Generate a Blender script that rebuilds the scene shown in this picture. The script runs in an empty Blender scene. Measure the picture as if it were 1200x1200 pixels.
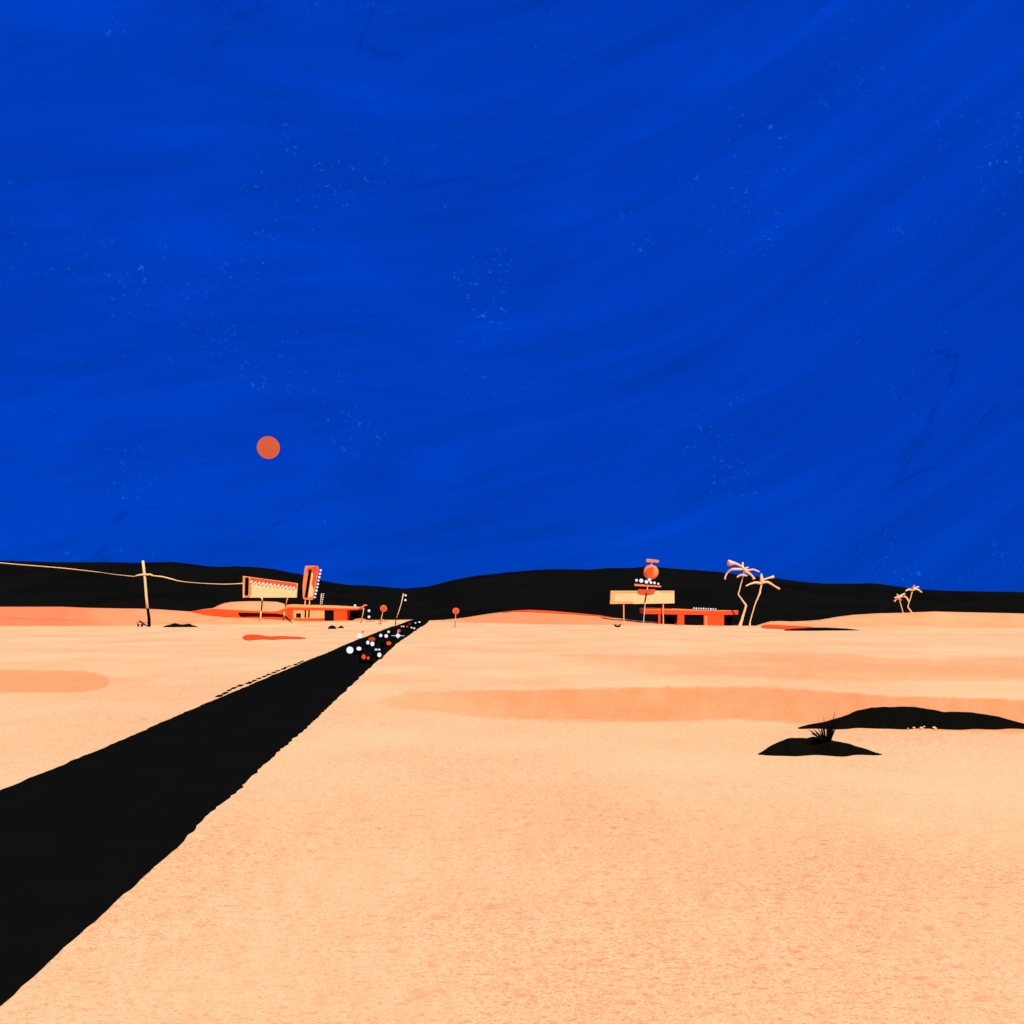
import bpy, math, random
from mathutils import Vector, noise
random.seed(7)
S = bpy.context.scene
COL = S.collection
F = 1200 * 35.0 / 36.0          # focal length in reference pixels
H = 6.0                         # eye height
HZ = 708.0                      # eye level in reference pixels

def interp(tab, x):
    if x <= tab[0][0]: return tab[0][1]
    for (a, b), (c, d) in zip(tab, tab[1:]):
        if x <= c: return b + (d - b) * (x - a) / (c - a)
    return tab[-1][1]
def sm(a, b, x):
    t = max(0.0, min(1.0, (x - a) / (b - a))); return t * t * (3 - 2 * t)
def P(px, py, Y):
    return Vector(((px - 600) * Y / F, Y, H - (py - HZ) * Y / F))
def nz(x, y, s, o=0.0):
    return noise.noise(Vector((x * s + o, y * s - o, o * 1.7)))

# ------------------------------------------------------------------ materials
def mat(name, col, rough=0.85, spec=0.15, var=0.0, vscale=2.0, emit=0.0, bump=0.0, bscale=6.0):
    m = bpy.data.materials.new(name); m.use_nodes = True
    nt = m.node_tree; b = nt.nodes['Principled BSDF']
    b.inputs['Base Color'].default_value = (*col, 1)
    b.inputs['Roughness'].default_value = rough
    b.inputs['Specular IOR Level'].default_value = spec
    tc = nt.nodes.new('ShaderNodeTexCoord')
    if var > 0:
        n = nt.nodes.new('ShaderNodeTexNoise'); n.inputs['Scale'].default_value = vscale
        n.inputs['Detail'].default_value = 6; n.inputs['Roughness'].default_value = 0.65
        nt.links.new(tc.outputs['Object'], n.inputs['Vector'])
        r = nt.nodes.new('ShaderNodeMapRange')
        r.inputs['From Min'].default_value = .3; r.inputs['From Max'].default_value = .7
        r.inputs['To Min'].default_value = 1 - var; r.inputs['To Max'].default_value = 1 + var
        nt.links.new(n.outputs['Fac'], r.inputs['Value'])
        v = nt.nodes.new('ShaderNodeVectorMath'); v.operation = 'SCALE'
        v.inputs[0].default_value = col
        nt.links.new(r.outputs['Result'], v.inputs['Scale'])
        nt.links.new(v.outputs['Vector'], b.inputs['Base Color'])
    if bump > 0:
        n2 = nt.nodes.new('ShaderNodeTexNoise'); n2.inputs['Scale'].default_value = bscale
        n2.inputs['Detail'].default_value = 5
        nt.links.new(tc.outputs['Object'], n2.inputs['Vector'])
        bp = nt.nodes.new('ShaderNodeBump'); bp.inputs['Strength'].default_value = bump
        bp.inputs['Distance'].default_value = .2
        nt.links.new(n2.outputs['Fac'], bp.inputs['Height'])
        nt.links.new(bp.outputs['Normal'], b.inputs['Normal'])
    if emit > 0:
        b.inputs['Base Color'].default_value = (0, 0, 0, 1)
        b.inputs['Specular IOR Level'].default_value = 0
        b.inputs['Emission Color'].default_value = (*col, 1)
        b.inputs['Emission Strength'].default_value = emit
    return m

RED = (.88, .078, .010)
M = {}
M['cream'] = mat('cream_paint', (.90, .57, .24), var=.06, vscale=1.2)
M['peach'] = mat('peach_paint', (.88, .40, .13), var=.06, vscale=1.0)
M['salmon'] = mat('salmon_paint', (.84, .235, .07), var=.08, vscale=1.0)
M['red'] = mat('red_orange_paint', RED, var=.07, vscale=.7)
M['black'] = mat('black_paint', (.0042, .0038, .0026), spec=0, var=.2, vscale=1.0)
M['glass'] = mat('dark_glass', (.0045, .004, .003), rough=.5, spec=.03)
M['palm'] = mat('dry_palm', (.92, .58, .27), var=.10, vscale=.9)
M['rock'] = mat('black_rock_and_shade', (.0042, .0038, .0026), spec=0, rough=.95, var=.3, vscale=5, bump=.5, bscale=9)  # near-black for the rocks, and for shade painted on the foreground mounds
M['grass'] = mat('black_grass', (.0042, .0038, .0026), spec=0, rough=.9)
M['bulb'] = mat('white_bulb', (.88, .91, 1.0), emit=1.0)
M['tail'] = mat('orange_lamp', (.95, .09, .015), emit=1.0)
M['dull'] = mat('dull_orange_lamp', (.60, .06, .008), emit=1.0)
M['pale'] = mat('pale_metal', (.55, .56, .52), spec=.3, rough=.6)
M['carpaint'] = mat('black_car_paint', (.0028, .0024, .0016), rough=.7, spec=.0)
M['tyre'] = mat('black_rubber', (.006, .006, .006), rough=.95, spec=.03)
M['signred'] = mat('sign_red', (.75, .07, .018), var=.12, vscale=2)
M['redsheet'] = mat('red_orange_sheet', RED, rough=1, spec=.02, var=.06, vscale=.5)

def rgb(nt, c):
    n = nt.nodes.new('ShaderNodeRGB'); n.outputs[0].default_value = (*c, 1); return n.outputs[0]
def mix(nt, fac, a, b, op='MIX'):
    n = nt.nodes.new('ShaderNodeMix'); n.data_type = 'RGBA'; n.blend_type = op
    if isinstance(fac, float): n.inputs[0].default_value = fac
    else: nt.links.new(fac, n.inputs[0])
    nt.links.new(a, n.inputs[6]); nt.links.new(b, n.inputs[7]); return n.outputs[2]
def mrange(nt, v, a, b, c=0.0, d=1.0, smooth=False):
    n = nt.nodes.new('ShaderNodeMapRange')
    if smooth: n.interpolation_type = 'SMOOTHSTEP'
    for k, x in zip(('From Min', 'From Max', 'To Min', 'To Max'), (a, b, c, d)): n.inputs[k].default_value = x
    nt.links.new(v, n.inputs['Value']); return n.outputs['Result']
def mth(nt, op, a, b=None):
    n = nt.nodes.new('ShaderNodeMath'); n.operation = op
    for i, x in enumerate((a, b)):
        if x is None: continue
        if isinstance(x, (int, float)): n.inputs[i].default_value = x
        else: nt.links.new(x, n.inputs[i])
    return n.outputs[0]
def ntex(nt, vec, scale, detail=4.0, rough=.6, dist=0.0):
    n = nt.nodes.new('ShaderNodeTexNoise'); n.inputs['Scale'].default_value = scale
    n.inputs['Detail'].default_value = detail; n.inputs['Roughness'].default_value = rough
    n.inputs['Distortion'].default_value = dist
    nt.links.new(vec, n.inputs['Vector']); return n.outputs['Fac']
def mapping(nt, vec, scale=(1, 1, 1), rot=(0, 0, 0), loc=(0, 0, 0)):
    n = nt.nodes.new('ShaderNodeMapping'); n.inputs['Scale'].default_value = scale
    n.inputs['Rotation'].default_value = rot; n.inputs['Location'].default_value = loc
    nt.links.new(vec, n.inputs['Vector']); return n.outputs[0]

def sand_material():
    m = bpy.data.materials.new('desert_sand'); m.use_nodes = True
    nt = m.node_tree; b = nt.nodes['Principled BSDF']
    b.inputs['Roughness'].default_value = 1; b.inputs['Specular IOR Level'].default_value = .02
    tc = nt.nodes.new('ShaderNodeTexCoord').outputs['Object']
    at = nt.nodes.new('ShaderNodeAttribute'); at.attribute_name = 'wash'
    sep = nt.nodes.new('ShaderNodeSeparateColor'); nt.links.new(at.outputs['Color'], sep.inputs[0])
    cream, peach, salmon = rgb(nt, (.83, .575, .25)), rgb(nt, (.83, .345, .10)), rgb(nt, (.80, .20, .07))
    c = mix(nt, sep.outputs[0], cream, peach)
    c = mix(nt, sep.outputs[1], c, salmon)
    # broad mineral tone shifts
    w = ntex(nt, mapping(nt, tc, (.03, .06, .05)), 1.0, 3)
    c = mix(nt, mrange(nt, w, .35, .7, 0, .22), c, peach)
    # grains of red soil at several sizes, denser in clumps
    clump = mrange(nt, ntex(nt, mapping(nt, tc, (.07, .05, .1)), 1.0, 2), .36, .66, .2, .9)
    speck = rgb(nt, (.80, .21, .075))
    for sc, ys, lo, hi, amt in ((22.0, 1.1, .52, .60, .95), (9.5, 1.2, .55, .63, .95), (4.2, 1.2, .575, .655, .90), (1.6, 1.0, .595, .67, .62)):
        s = mrange(nt, ntex(nt, mapping(nt, tc, (1, ys, 1)), sc, 3, .62), lo, hi)
        c = mix(nt, mth(nt, 'MULTIPLY', mth(nt, 'MULTIPLY', s, clump), amt), c, speck)
    pale = rgb(nt, (.86, .60, .31))
    s = mrange(nt, ntex(nt, tc, 5.5, 4, .6), .58, .75)
    c = mix(nt, mth(nt, 'MULTIPLY', s, .35), c, pale)
    nt.links.new(c, b.inputs['Base Color'])
    h = mth(nt, 'ADD', ntex(nt, mapping(nt, tc, (.5, 2.2, 1)), 1.2, 3), mth(nt, 'MULTIPLY', ntex(nt, tc, 12, 4), .25))
    bp = nt.nodes.new('ShaderNodeBump'); bp.inputs['Strength'].default_value = .25; bp.inputs['Distance'].default_value = .08
    nt.links.new(h, bp.inputs['Height']); nt.links.new(bp.outputs['Normal'], b.inputs['Normal'])
    return m
M['sand'] = sand_material()

def road_material():
    m = bpy.data.materials.new('black_asphalt'); m.use_nodes = True
    nt = m.node_tree; b = nt.nodes['Principled BSDF']
    b.inputs['Roughness'].default_value = 1; b.inputs['Specular IOR Level'].default_value = 0
    tc = nt.nodes.new('ShaderNodeTexCoord').outputs['Object']
    c = mix(nt, mrange(nt, ntex(nt, tc, .35, 5, .7), .35, .68), rgb(nt, (.0034, .0038, .0036)), rgb(nt, (.0052, .0048, .0036)))
    g = mrange(nt, ntex(nt, tc, 22, 3, .7), .55, .75)
    c = mix(nt, mth(nt, 'MULTIPLY', g, .5), c, rgb(nt, (.011, .0105, .008)))
    nt.links.new(c, b.inputs['Base Color'])
    bp = nt.nodes.new('ShaderNodeBump'); bp.inputs['Strength'].default_value = .4; bp.inputs['Distance'].default_value = .02
    nt.links.new(ntex(nt, tc, 30, 3), bp.inputs['Height']); nt.links.new(bp.outputs['Normal'], b.inputs['Normal'])
    return m
M['road'] = road_material()
M['hill'] = mat('dark_hill', (.0044, .0044, .0034), rough=1, spec=0, var=.28, vscale=.012)

def moon_material():
    m = bpy.data.materials.new('orange_moon'); m.use_nodes = True
    nt = m.node_tree; b = nt.nodes['Principled BSDF']
    b.inputs['Base Color'].default_value = (0, 0, 0, 1); b.inputs['Specular IOR Level'].default_value = 0
    tc = nt.nodes.new('ShaderNodeTexCoord').outputs['Object']
    c = mix(nt, mrange(nt, ntex(nt, tc, .035, 4), .35, .65), rgb(nt, (.66, .112, .046)), rgb(nt, (.76, .12, .04)))
    nt.links.new(c, b.inputs['Emission Color']); b.inputs['Emission Strength'].default_value = 1
    return m
M['moon'] = moon_material()

# ------------------------------------------------------------------ mesh helper
class MB:
    def __init__(s): s.v = []; s.f = []
    def add(s, vs, fs):
        o = len(s.v); s.v += [Vector(v) for v in vs]; s.f += [tuple(i + o for i in f) for f in fs]; return s
    def box(s, x0, x1, y0, y1, z0, z1):
        v = [(x, y, z) for z in (z0, z1) for y in (y0, y1) for x in (x0, x1)]
        return s.add(v, [(0, 2, 3, 1), (4, 5, 7, 6), (0, 1, 5, 4), (2, 6, 7, 3), (0, 4, 6, 2), (1, 3, 7, 5)])
    def prism(s, pts, Y, depth, off=0.0):
        """outline given in reference pixels at distance Y, extruded back by depth metres"""
        w = [P(a, b, Y) for a, b in pts]; n = len(w)
        if sum(w[i].x * w[(i + 1) % n].z - w[(i + 1) % n].x * w[i].z for i in range(n)) < 0: w.reverse()
        fr = [Vector((p.x, Y + off, p.z)) for p in w]; bk = [Vector((p.x, Y + off + depth, p.z)) for p in w]
        fs = [tuple(range(n)), tuple(range(2 * n - 1, n - 1, -1))]
        fs += [(i, i + n, (i + 1) % n + n, (i + 1) % n) for i in range(n)]
        return s.add(fr + bk, fs)
    def tube(s, pts, rad, n=8):
        pts = [Vector(p) for p in pts]; rs = rad if isinstance(rad, (list, tuple)) else [rad] * len(pts)
        vs = []
        up = Vector((0, 1, 0))
        for i, p in enumerate(pts):
            t = (pts[min(i + 1, len(pts) - 1)] - pts[max(i - 1, 0)]).normalized()
            a = t.cross(up)
            if a.length < 1e-3: a = t.cross(Vector((1, 0, 0)))
            a.normalize(); b = t.cross(a).normalized()
            for k in range(n):
                an = 2 * math.pi * k / n
                vs.append(p + (a * math.cos(an) + b * math.sin(an)) * rs[i])
        fs = [(i * n + k, i * n + (k + 1) % n, (i + 1) * n + (k + 1) % n, (i + 1) * n + k) for i in range(len(pts) - 1) for k in range(n)]
        fs += [tuple(range(n - 1, -1, -1)), tuple((len(pts) - 1) * n + k for k in range(n))]
        return s.add(vs, fs)
    def ball(s, c, rx, ry=None, rz=None, nu=16, nv=10):
        ry = rx if ry is None else ry; rz = rx if rz is None else rz
        c = Vector(c); vs = [c + Vector((0, 0, rz))]
        for i in range(1, nv):
            t = math.pi * i / nv
            for k in range(nu):
                a = 2 * math.pi * k / nu
                vs.append(c + Vector((rx * math.sin(t) * math.cos(a), ry * math.sin(t) * math.sin(a), rz * math.cos(t))))
        vs.append(c - Vector((0, 0, rz))); L = len(vs) - 1
        fs = [(0, 1 + k, 1 + (k + 1) % nu) for k in range(nu)]
        for i in range(nv - 2):
            for k in range(nu):
                a = 1 + i * nu + k; b = 1 + i * nu + (k + 1) % nu
                fs.append((a, a + nu, b + nu, b))
        fs += [(L, L - nu + (k + 1) % nu, L - nu + k) for k in range(nu)]
        return s.add(vs, fs)
    def build(s, name, m, parent=None, base=None, smooth=False):
        if base is None: base = parent.matrix_world.translation if parent else Vector((0, 0, 0))
        if parent is not None: base = Vector(parent['_b']) if '_b' in parent else base
        me = bpy.data.meshes.new(name)
        me.from_pydata([v - base for v in s.v], [], s.f); me.update()
        me.materials.append(m if not isinstance(m, str) else M[m])
        if smooth:
            for p in me.polygons: p.use_smooth = True
        o = bpy.data.objects.new(name, me); COL.objects.link(o)
        o['_b'] = tuple(base)
        if parent is not None: o.parent = parent
        else: o.location = base
        return o

def tag(o, label, cat, group=None):
    o['label'] = label; o['category'] = cat
    if group: o['group'] = group
    return o
def thing(name, loc, label, cat, group=None):
    o = bpy.data.objects.new(name, None); COL.objects.link(o); o.location = loc
    o['_b'] = tuple(loc); o.empty_display_size = .5
    return tag(o, label, cat, group)
def struct(o):
    o['kind'] = 'structure'; return o

# ------------------------------------------------------------------ terrain
SIL = [(-2600, 716), (-400, 712), (0, 711), (72, 711), (100, 712.2), (130, 712.8), (165, 713.3), (185, 714), (205, 715.4), (223, 716.7),
       (236, 714.2), (250, 712.6), (254.5, 710), (262, 707), (270, 705.5), (287, 704.6), (304, 704.5), (325, 705.2), (333, 707.5), (336.5, 713),
       (343, 727), (352, 727.6), (376, 727.8), (390, 727.6), (408, 727.2), (440, 726.5), (470, 726.3), (486, 726), (499, 726.8), (506, 727), (520, 726.4), (543, 724),
       (573, 719.2), (601, 715.7), (620, 714.7), (643, 715.7), (678, 718.7), (702, 721), (718, 724), (731, 725), (744, 727.3),
       (753, 728), (778, 730), (798, 731.2), (848, 732.4), (870, 733.2), (886, 733.2), (892.5, 731), (902.5, 728.2), (915, 727.8), (927, 728.3), (945, 727.6), (960, 726.5),
       (980, 723), (1000, 720.5), (1030, 718.7), (1060, 718), (1095, 716.6), (1128, 717.4), (1200, 719), (1500, 716), (3800, 716)]
YC, YF = 300.0, 262.0
def terr(X, Y):
    z = 0.0
    if Y > 8:
        z += .10 * nz(X, Y, .06, 3.1) * sm(8, 30, Y) * (1 - sm(200, 260, Y))
    if Y > YF:
        px = 600 + X / Y * F
        zc = H - (interp(SIL, px) - HZ) * YC / F
        if Y <= YC: z += zc * sm(YF, YC, Y) if zc > 0 else zc * (Y - YF) / (YC - YF)
        else: z += max(-9.0, zc - (Y - YC) * .065)
    return z
def at(px, py, lift=0.0):
    Y = 13.0
    last = None
    while Y < YC + 1:
        p = P(px, py, Y)
        if p.z <= terr(p.x, Y) + lift:
            return Vector((p.x, Y, terr(p.x, Y)))
        Y += .25 if Y > 60 else .08
    X = (px - 600) * YC / F
    return Vector((X, YC, terr(X, YC)))

# stains of peach and salmon sand: outlines in reference pixels (top edge, bottom edge)
PEACHFOOT = [(-2600, 733.5), (150, 733.5), (230, 732), (330, 731), (400, 728.5), (470, 727), (515, 729.5), (561, 729.8), (620, 731.3), (690, 732), (760, 732.5), (800, 733), (890, 734.5), (960, 735.5), (1020, 734.5), (1080, 733.5), (1128, 735.5), (3800, 736)]
B1T = [(433, 822), (480, 811), (620, 808.5), (760, 805), (864, 804), (966, 810), (1035, 815), (1127, 818), (1500, 830)]
B1B = [(433, 824), (480, 832), (560, 840), (633, 843), (733, 845), (776, 845.7), (839, 843), (887, 844), (937, 848), (1128, 857), (1500, 866)]
B2T = [(640, 766), (760, 767.5), (836, 764), (982, 766), (1045, 771), (1500, 772)]
B2B = [(640, 774), (760, 788), (855, 791), (918, 796), (1013, 797), (1500, 798)]
def wash(X, Y):
    if Y < 12: return (0, 0)
    z = terr(X, Y); px = 600 + X / Y * F; py = HZ + (H - z) * F / Y
    if Y > YC: py = min(py, 725)
    n = nz(px, py, .05, 1.3) + .5 * nz(px, py, .17, 5.3)
    pe = sa = 0.0
    f = interp(PEACHFOOT, px)
    pe = max(pe, (1 - sm(f - .4, f + .8, py + n * .5)) * (.62 + .2 * n))
    if 515 < px < 760: sa = max(sa, .62 * sm(505, 560, px) * (1 - sm(700, 770, px)) * (1 - sm(f - .4, f + .6, py)))
    if px < 330: sa = max(sa, (1.0 - .76 * sm(60, 200, px) + .10 * n) * (1 - sm(f - .4, f + .6, py + n * .4)))
    def band(T, B, x0, x1, soft=1.0):
        t, b = interp(T, px), interp(B, px)
        return sm(t - soft, t + soft, py + n * 1.2) * (1 - sm(b - soft, b + soft * 1.5, py + n * 2)) * sm(x0, x1, px + n * 25)
    k = band(B1T, B1B, 405, 470)
    pe = max(pe, (.42 + .44 * sm(470, 640, px)) * k * (1 + .25 * n))
    pe = max(pe, .5 * band(B2T, B2B, 600, 860, 2.0) * (1 + .3 * n))
    e = 1 - sm(.94, 1.03, ((px - 40) / 89) ** 4 + ((py - 798.5) / 13.6) ** 2 + .05 * n) if px > 40 else sm(784, 786, py) * (1 - sm(811, 813, py))
    if px < -20: e *= sm(-80, -20, px)
    pe = max(pe, e * .8); sa = max(sa, e * .12)
    pe = max(pe, .3 * (1 - sm(.3, 1.1, ((px - 130) / 60) ** 2 + ((py - 800) / 9) ** 2 + .3 * n)))
    # foreground breath of peach
    pe = max(pe, .22 * sm(880, 1000, py) * max(0, .5 + n))
    return (max(0, min(1, pe)), max(0, min(1, sa)))

def ground():
    cols = list(range(-2600, -60, 90)) + list(range(-60, 1262, 3)) + list(range(1290, 3900, 90))
    rows = [-60, -30, -10, 0, 6, 10]
    y = 12.0
    while y < 262: rows.append(y); y *= 1.022
    y = 262.0
    while y < 330: rows.append(y); y += 1.9
    while y < 6500: rows.append(y); y *= 1.09
    vs, cl = [], []
    for Y in rows:
        for c in cols:
            X = (c - 600) / F * max(Y, 12.0)
            vs.append((X, Y, terr(X, Y))); cl.append(wash(X, Y))
    n = len(cols)
    fs = [(r * n + k, r * n + k + 1, (r + 1) * n + k + 1, (r + 1) * n + k) for r in range(len(rows) - 1) for k in range(n - 1)]
    o = MB().add(vs, fs).build('sand_ground', 'sand', smooth=True)
    a = o.data.color_attributes.new('wash', 'FLOAT_COLOR', 'POINT')
    for i, (p, s) in enumerate(cl): a.data[i].color = (p, s, 0, 1)
    struct(o)
ground()

# hills
RIDGE = [(-2600, 690), (-900, 672), (-300, 664), (0, 658.5), (72, 660.3), (125, 660), (160, 661), (200, 659.7), (220, 661.7), (242, 664.7), (257, 665.6), (277, 664.8), (295, 665.6), (320, 667.8),
         (340, 672), (350, 673.2), (376, 680.4), (388, 683), (408, 685.8), (440, 687.2), (472, 690), (490, 688.8), (502, 687.6), (515, 684.5), (529, 680.7), (545, 677.8), (560, 675.2), (600, 671.2), (630, 668.8), (650, 668), (690, 668.7), (712, 666.8), (740, 666.7),
         (757, 665.3), (770, 665.5), (782, 667), (807, 668.6), (840, 671), (865, 674), (915, 679), (940, 682.5), (965, 684.4), (1000, 684.4), (1025, 684), (1040, 686), (1077, 691), (1105, 692.2), (1128, 693), (1200, 694), (1500, 684), (2200, 676), (3800, 690)]
def hills():
    cols = list(range(-2600, -60, 60)) + list(range(-60, 1262, 4)) + list(range(1290, 3900, 60))
    Y0, YR, Y2 = 560.0, 1250.0, 2300.0
    vs = []; rows = 46
    for r in range(rows):
        t = r / (rows - 1)
        Y = Y0 + (Y2 - Y0) * t
        for c in cols:
            X = (c - 600) / F * Y
            zr = H - (interp(RIDGE, c) + .35 * nz(c, 0, .11) - HZ) * YR / F
            if Y <= YR: k = math.sin((Y - Y0) / (YR - Y0) * math.pi / 2) ** 1.6
            else: k = math.cos((Y - YR) / (Y2 - YR) * math.pi / 2) ** 1.3 if t < 1 else 0
            z = -11 + (zr + 11) * k
            z += (nz(X, Y, .012, 2) * 5 + nz(X, Y, .004, 8) * 9) * max(0, 1 - abs(k - .5) * 2.2)
            vs.append((X, Y, z))
    n = len(cols)
    fs = [(r * n + k, r * n + k + 1, (r + 1) * n + k + 1, (r + 1) * n + k) for r in range(rows - 1) for k in range(n - 1)]
    struct(MB().add(vs, fs).build('hills', 'hill', smooth=True))
hills()

# road
LE = [(-60, -9.7), (0, -14.04), (150, -24.95), (265, -32.1), (300, -29.3), (335, -27.0)]
RE = [(-60, -2.1), (0, -6.48), (150, -17.4), (262, -24.0), (285, -24.0), (300, -24.9), (335, -23.2)]
def road():
    vs, fs = [], []
    Y = -60.0; rows = []
    while Y < 335:
        rows.append(Y); Y += .35 if Y < 60 else (.5 if Y < 120 else 1.2)
    K = 8
    for Y in rows:
        a, b = interp(LE, Y), interp(RE, Y)
        amp = .07 if Y < 110 else .12
        a += amp * nz(0, Y, 1.3, 4) + .10 * nz(3, Y, .35, 9) + .05 * nz(7, Y, 4.1, 2)
        rg = 1.0 + 1.2 * sm(20, 35, Y) * (1 - sm(52, 70, Y))
        b += rg * .55 * (.07 * nz(9, Y, 1.6, 6) + .07 * nz(2, Y, 4.7, 1)) + .12 * nz(1, Y, .3, 3)
        for k in range(K + 1):
            X = a + (b - a) * k / K
            e = .02 if k in (0, K) else .05 + .04 * math.sin(math.pi * k / K)
            vs.append((X, Y, terr(X, Y) + e))
    n = K + 1
    fs = [(r * n + k, r * n + k + 1, (r + 1) * n + k + 1, (r + 1) * n + k) for r in range(len(rows) - 1) for k in range(K)]
    mb = MB().add(vs, fs)
    # broken strip of asphalt crumbs along the left edge
    Y = 64.0
    while Y < 104:
        L = random.uniform(.9, 2.0); x = interp(LE, Y) - random.uniform(.52, .68) * (1 if 68 < Y < 97 else .7); w = random.uniform(.22, .36)
        q = [(x, Y), (x + w, Y + .1), (x + w * .8 - .0728 * L, Y + L), (x - .06 - .0728 * L, Y + L * .9)]
        z = [terr(*p) for p in q]
        mb.add([(p[0], p[1], h - .01) for p, h in zip(q, z)] + [(p[0], p[1], h + .05) for p, h in zip(q, z)],
               [(4, 5, 6, 7), (0, 1, 5, 4), (1, 2, 6, 5), (2, 3, 7, 6), (3, 0, 4, 7)])
        Y += L + random.uniform(.6, 1.3)
    struct(mb.build('road', 'road', smooth=False))
road()

# flat red-orange sheets draped over the terrain
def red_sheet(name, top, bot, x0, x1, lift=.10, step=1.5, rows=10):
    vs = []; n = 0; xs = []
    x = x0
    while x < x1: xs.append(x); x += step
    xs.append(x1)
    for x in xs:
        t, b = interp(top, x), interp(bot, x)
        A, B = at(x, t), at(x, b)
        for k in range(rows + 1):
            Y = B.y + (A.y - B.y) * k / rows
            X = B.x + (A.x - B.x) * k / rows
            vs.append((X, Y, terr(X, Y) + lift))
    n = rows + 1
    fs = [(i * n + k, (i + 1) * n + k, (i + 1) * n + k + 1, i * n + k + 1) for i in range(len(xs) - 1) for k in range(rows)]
    return struct(MB().add(vs, fs).build(name, 'redsheet', smooth=True))
red_sheet('red_band', [(224, 716.6), (235, 715), (250, 714), (290, 716), (318, 717.2), (326, 716.6), (333, 713.5), (343.5, 713)],
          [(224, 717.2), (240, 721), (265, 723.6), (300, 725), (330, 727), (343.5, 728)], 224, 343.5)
red_sheet('red_crest', [(588, 718), (601, 716.0), (620, 715.0), (643, 716.0), (678, 719.0), (702, 721.3), (720, 724.2)],
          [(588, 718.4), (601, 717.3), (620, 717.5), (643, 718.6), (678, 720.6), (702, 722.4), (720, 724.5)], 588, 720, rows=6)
red_sheet('red_patch', [(284, 747), (286, 745), (290, 744.2), (297, 743.8), (305, 744.5), (316, 746), (330, 745.6), (345, 746.4), (352, 746.6), (358.5, 748)],
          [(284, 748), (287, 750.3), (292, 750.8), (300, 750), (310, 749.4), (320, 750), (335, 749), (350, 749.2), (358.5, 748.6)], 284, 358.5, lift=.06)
red_sheet('red_streak', [(892, 734.4), (895, 732.6), (903, 732.2), (915, 732.8), (930, 733.6), (952, 734.8)],
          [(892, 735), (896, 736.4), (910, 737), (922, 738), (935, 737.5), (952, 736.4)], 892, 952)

# ------------------------------------------------------------------ moon
mc = P(314.5, 524.5, 3000)
o = MB().ball(mc, 13.1 * 3000 / F, nu=48, nv=32).build('moon', 'moon', base=mc, smooth=True)
tag(o, 'round orange moon hanging in the deep blue sky above the dark hills', 'moon')

# ------------------------------------------------------------------ rocks and mounds
def mound(name, foot, px0, px1, prof, depth, label, cat='rock', group=None, m='rock', back=.5, lump=.12, py_l=None, nrow=14):
    """a low mound whose outline (px -> height in px above the foot line) is that of the photo; an inner ridge runs along X"""
    base = at((px0 + px1) / 2, foot)
    Y = base.y; s = Y / F
    nx = 56; vs = []
    seed = px0 * .37
    for i in range(nx + 1):
        px = px0 + (px1 - px0) * i / nx
        hgt = interp(prof, px) * s
        e = math.sin(math.pi * i / nx) ** .6
        for k in range(nrow + 1):
            u = k / nrow
            prof_k = math.sin(math.pi * min(1, max(0, u))) ** .75
            X = (px - 600) * Y / F
            yy = Y - depth * .12 * e + depth * u * (0.25 + .75 * e) + (1 - u) * (.012 * Y) * nz(X, 0, 1.1 * 39 / Y, seed) * 1.2
            z = terr(X, yy) - .05 + hgt * prof_k * (1 + lump * nz(X * 3, yy * 3, .8, seed)) + .05 * prof_k
            vs.append((X + .08 * s * nz(X, yy, 2, seed) * 3, yy, z))
    n = nrow + 1
    fs = [(i * n + k, (i + 1) * n + k, (i + 1) * n + k + 1, i * n + k + 1) for i in range(nx) for k in range(nrow)]
    o = MB().add(vs, fs).build(name, m, base=base, smooth=True)
    return tag(o, label, cat, group)
mound('shadowed_mound', 885, 890, 1034.5, [(890, .5), (897, 4), (905, 10), (914, 13), (926, 18.5), (934, 19.2), (948, 18.5), (960, 19.5), (972, 17.5), (985, 15), (995, 13), (1005, 9), (1018, 6), (1028, 2), (1034.5, .5)],
      1.3, 'low black mound in the foreground with a grass tuft growing on it', 'mound')  # dune in shadow: the shade is painted as black surface colour
mound('shadowed_mound', 854, 937, 1225, [(937, .3), (952, 3.5), (970, 6), (985, 10), (1003, 14), (1015, 19), (1030, 22.5), (1045, 23), (1072, 23.3), (1090, 22), (1105, 19.5), (1115, 17.5), (1128, 17.5), (1150, 17), (1180, 12), (1205, 5), (1225, .3)],
      2.4, 'long black mound behind the grass tuft running off to the right', 'mound', lump=.04)  # second shadowed dune, its shade also put into the black colour
mound('rock_ledge', 739, 920, 1009, [(920, .8), (930, 2.2), (955, 3.6), (975, 3.2), (995, 2.2), (1009, .4)], 5, 'thin flat black rock ledge lying beside the red streak', 'rock', lump=.05)
mound('rock', 735, 190, 231, [(190, .6), (194, 2.2), (199, 3.2), (203.5, 4.8), (208, 3.8), (212, 3.0), (216, 3.6), (219, 4.4), (223, 2.4), (231, .4)], 2.5, 'double humped black rock lying right of the utility pole', 'rock', 'black rocks lying on the sand', lump=.05)
mound('rock', 737, 384, 394, [(384, .8), (386, 3.2), (388.5, 4.2), (392, 3), (394, .8)], 1.5, 'larger black rock in front of the diner with neon pylon', 'rock', 'black rocks lying on the sand', lump=.05)
mound('rock', 736, 396, 403.5, [(396, .4), (398.5, 2.2), (400, 3), (402, 1.6), (403.5, .4)], 1.3, 'smallest black rock just right of the larger one before the diner', 'rock', 'black rocks lying on the sand', lump=.05)
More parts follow.
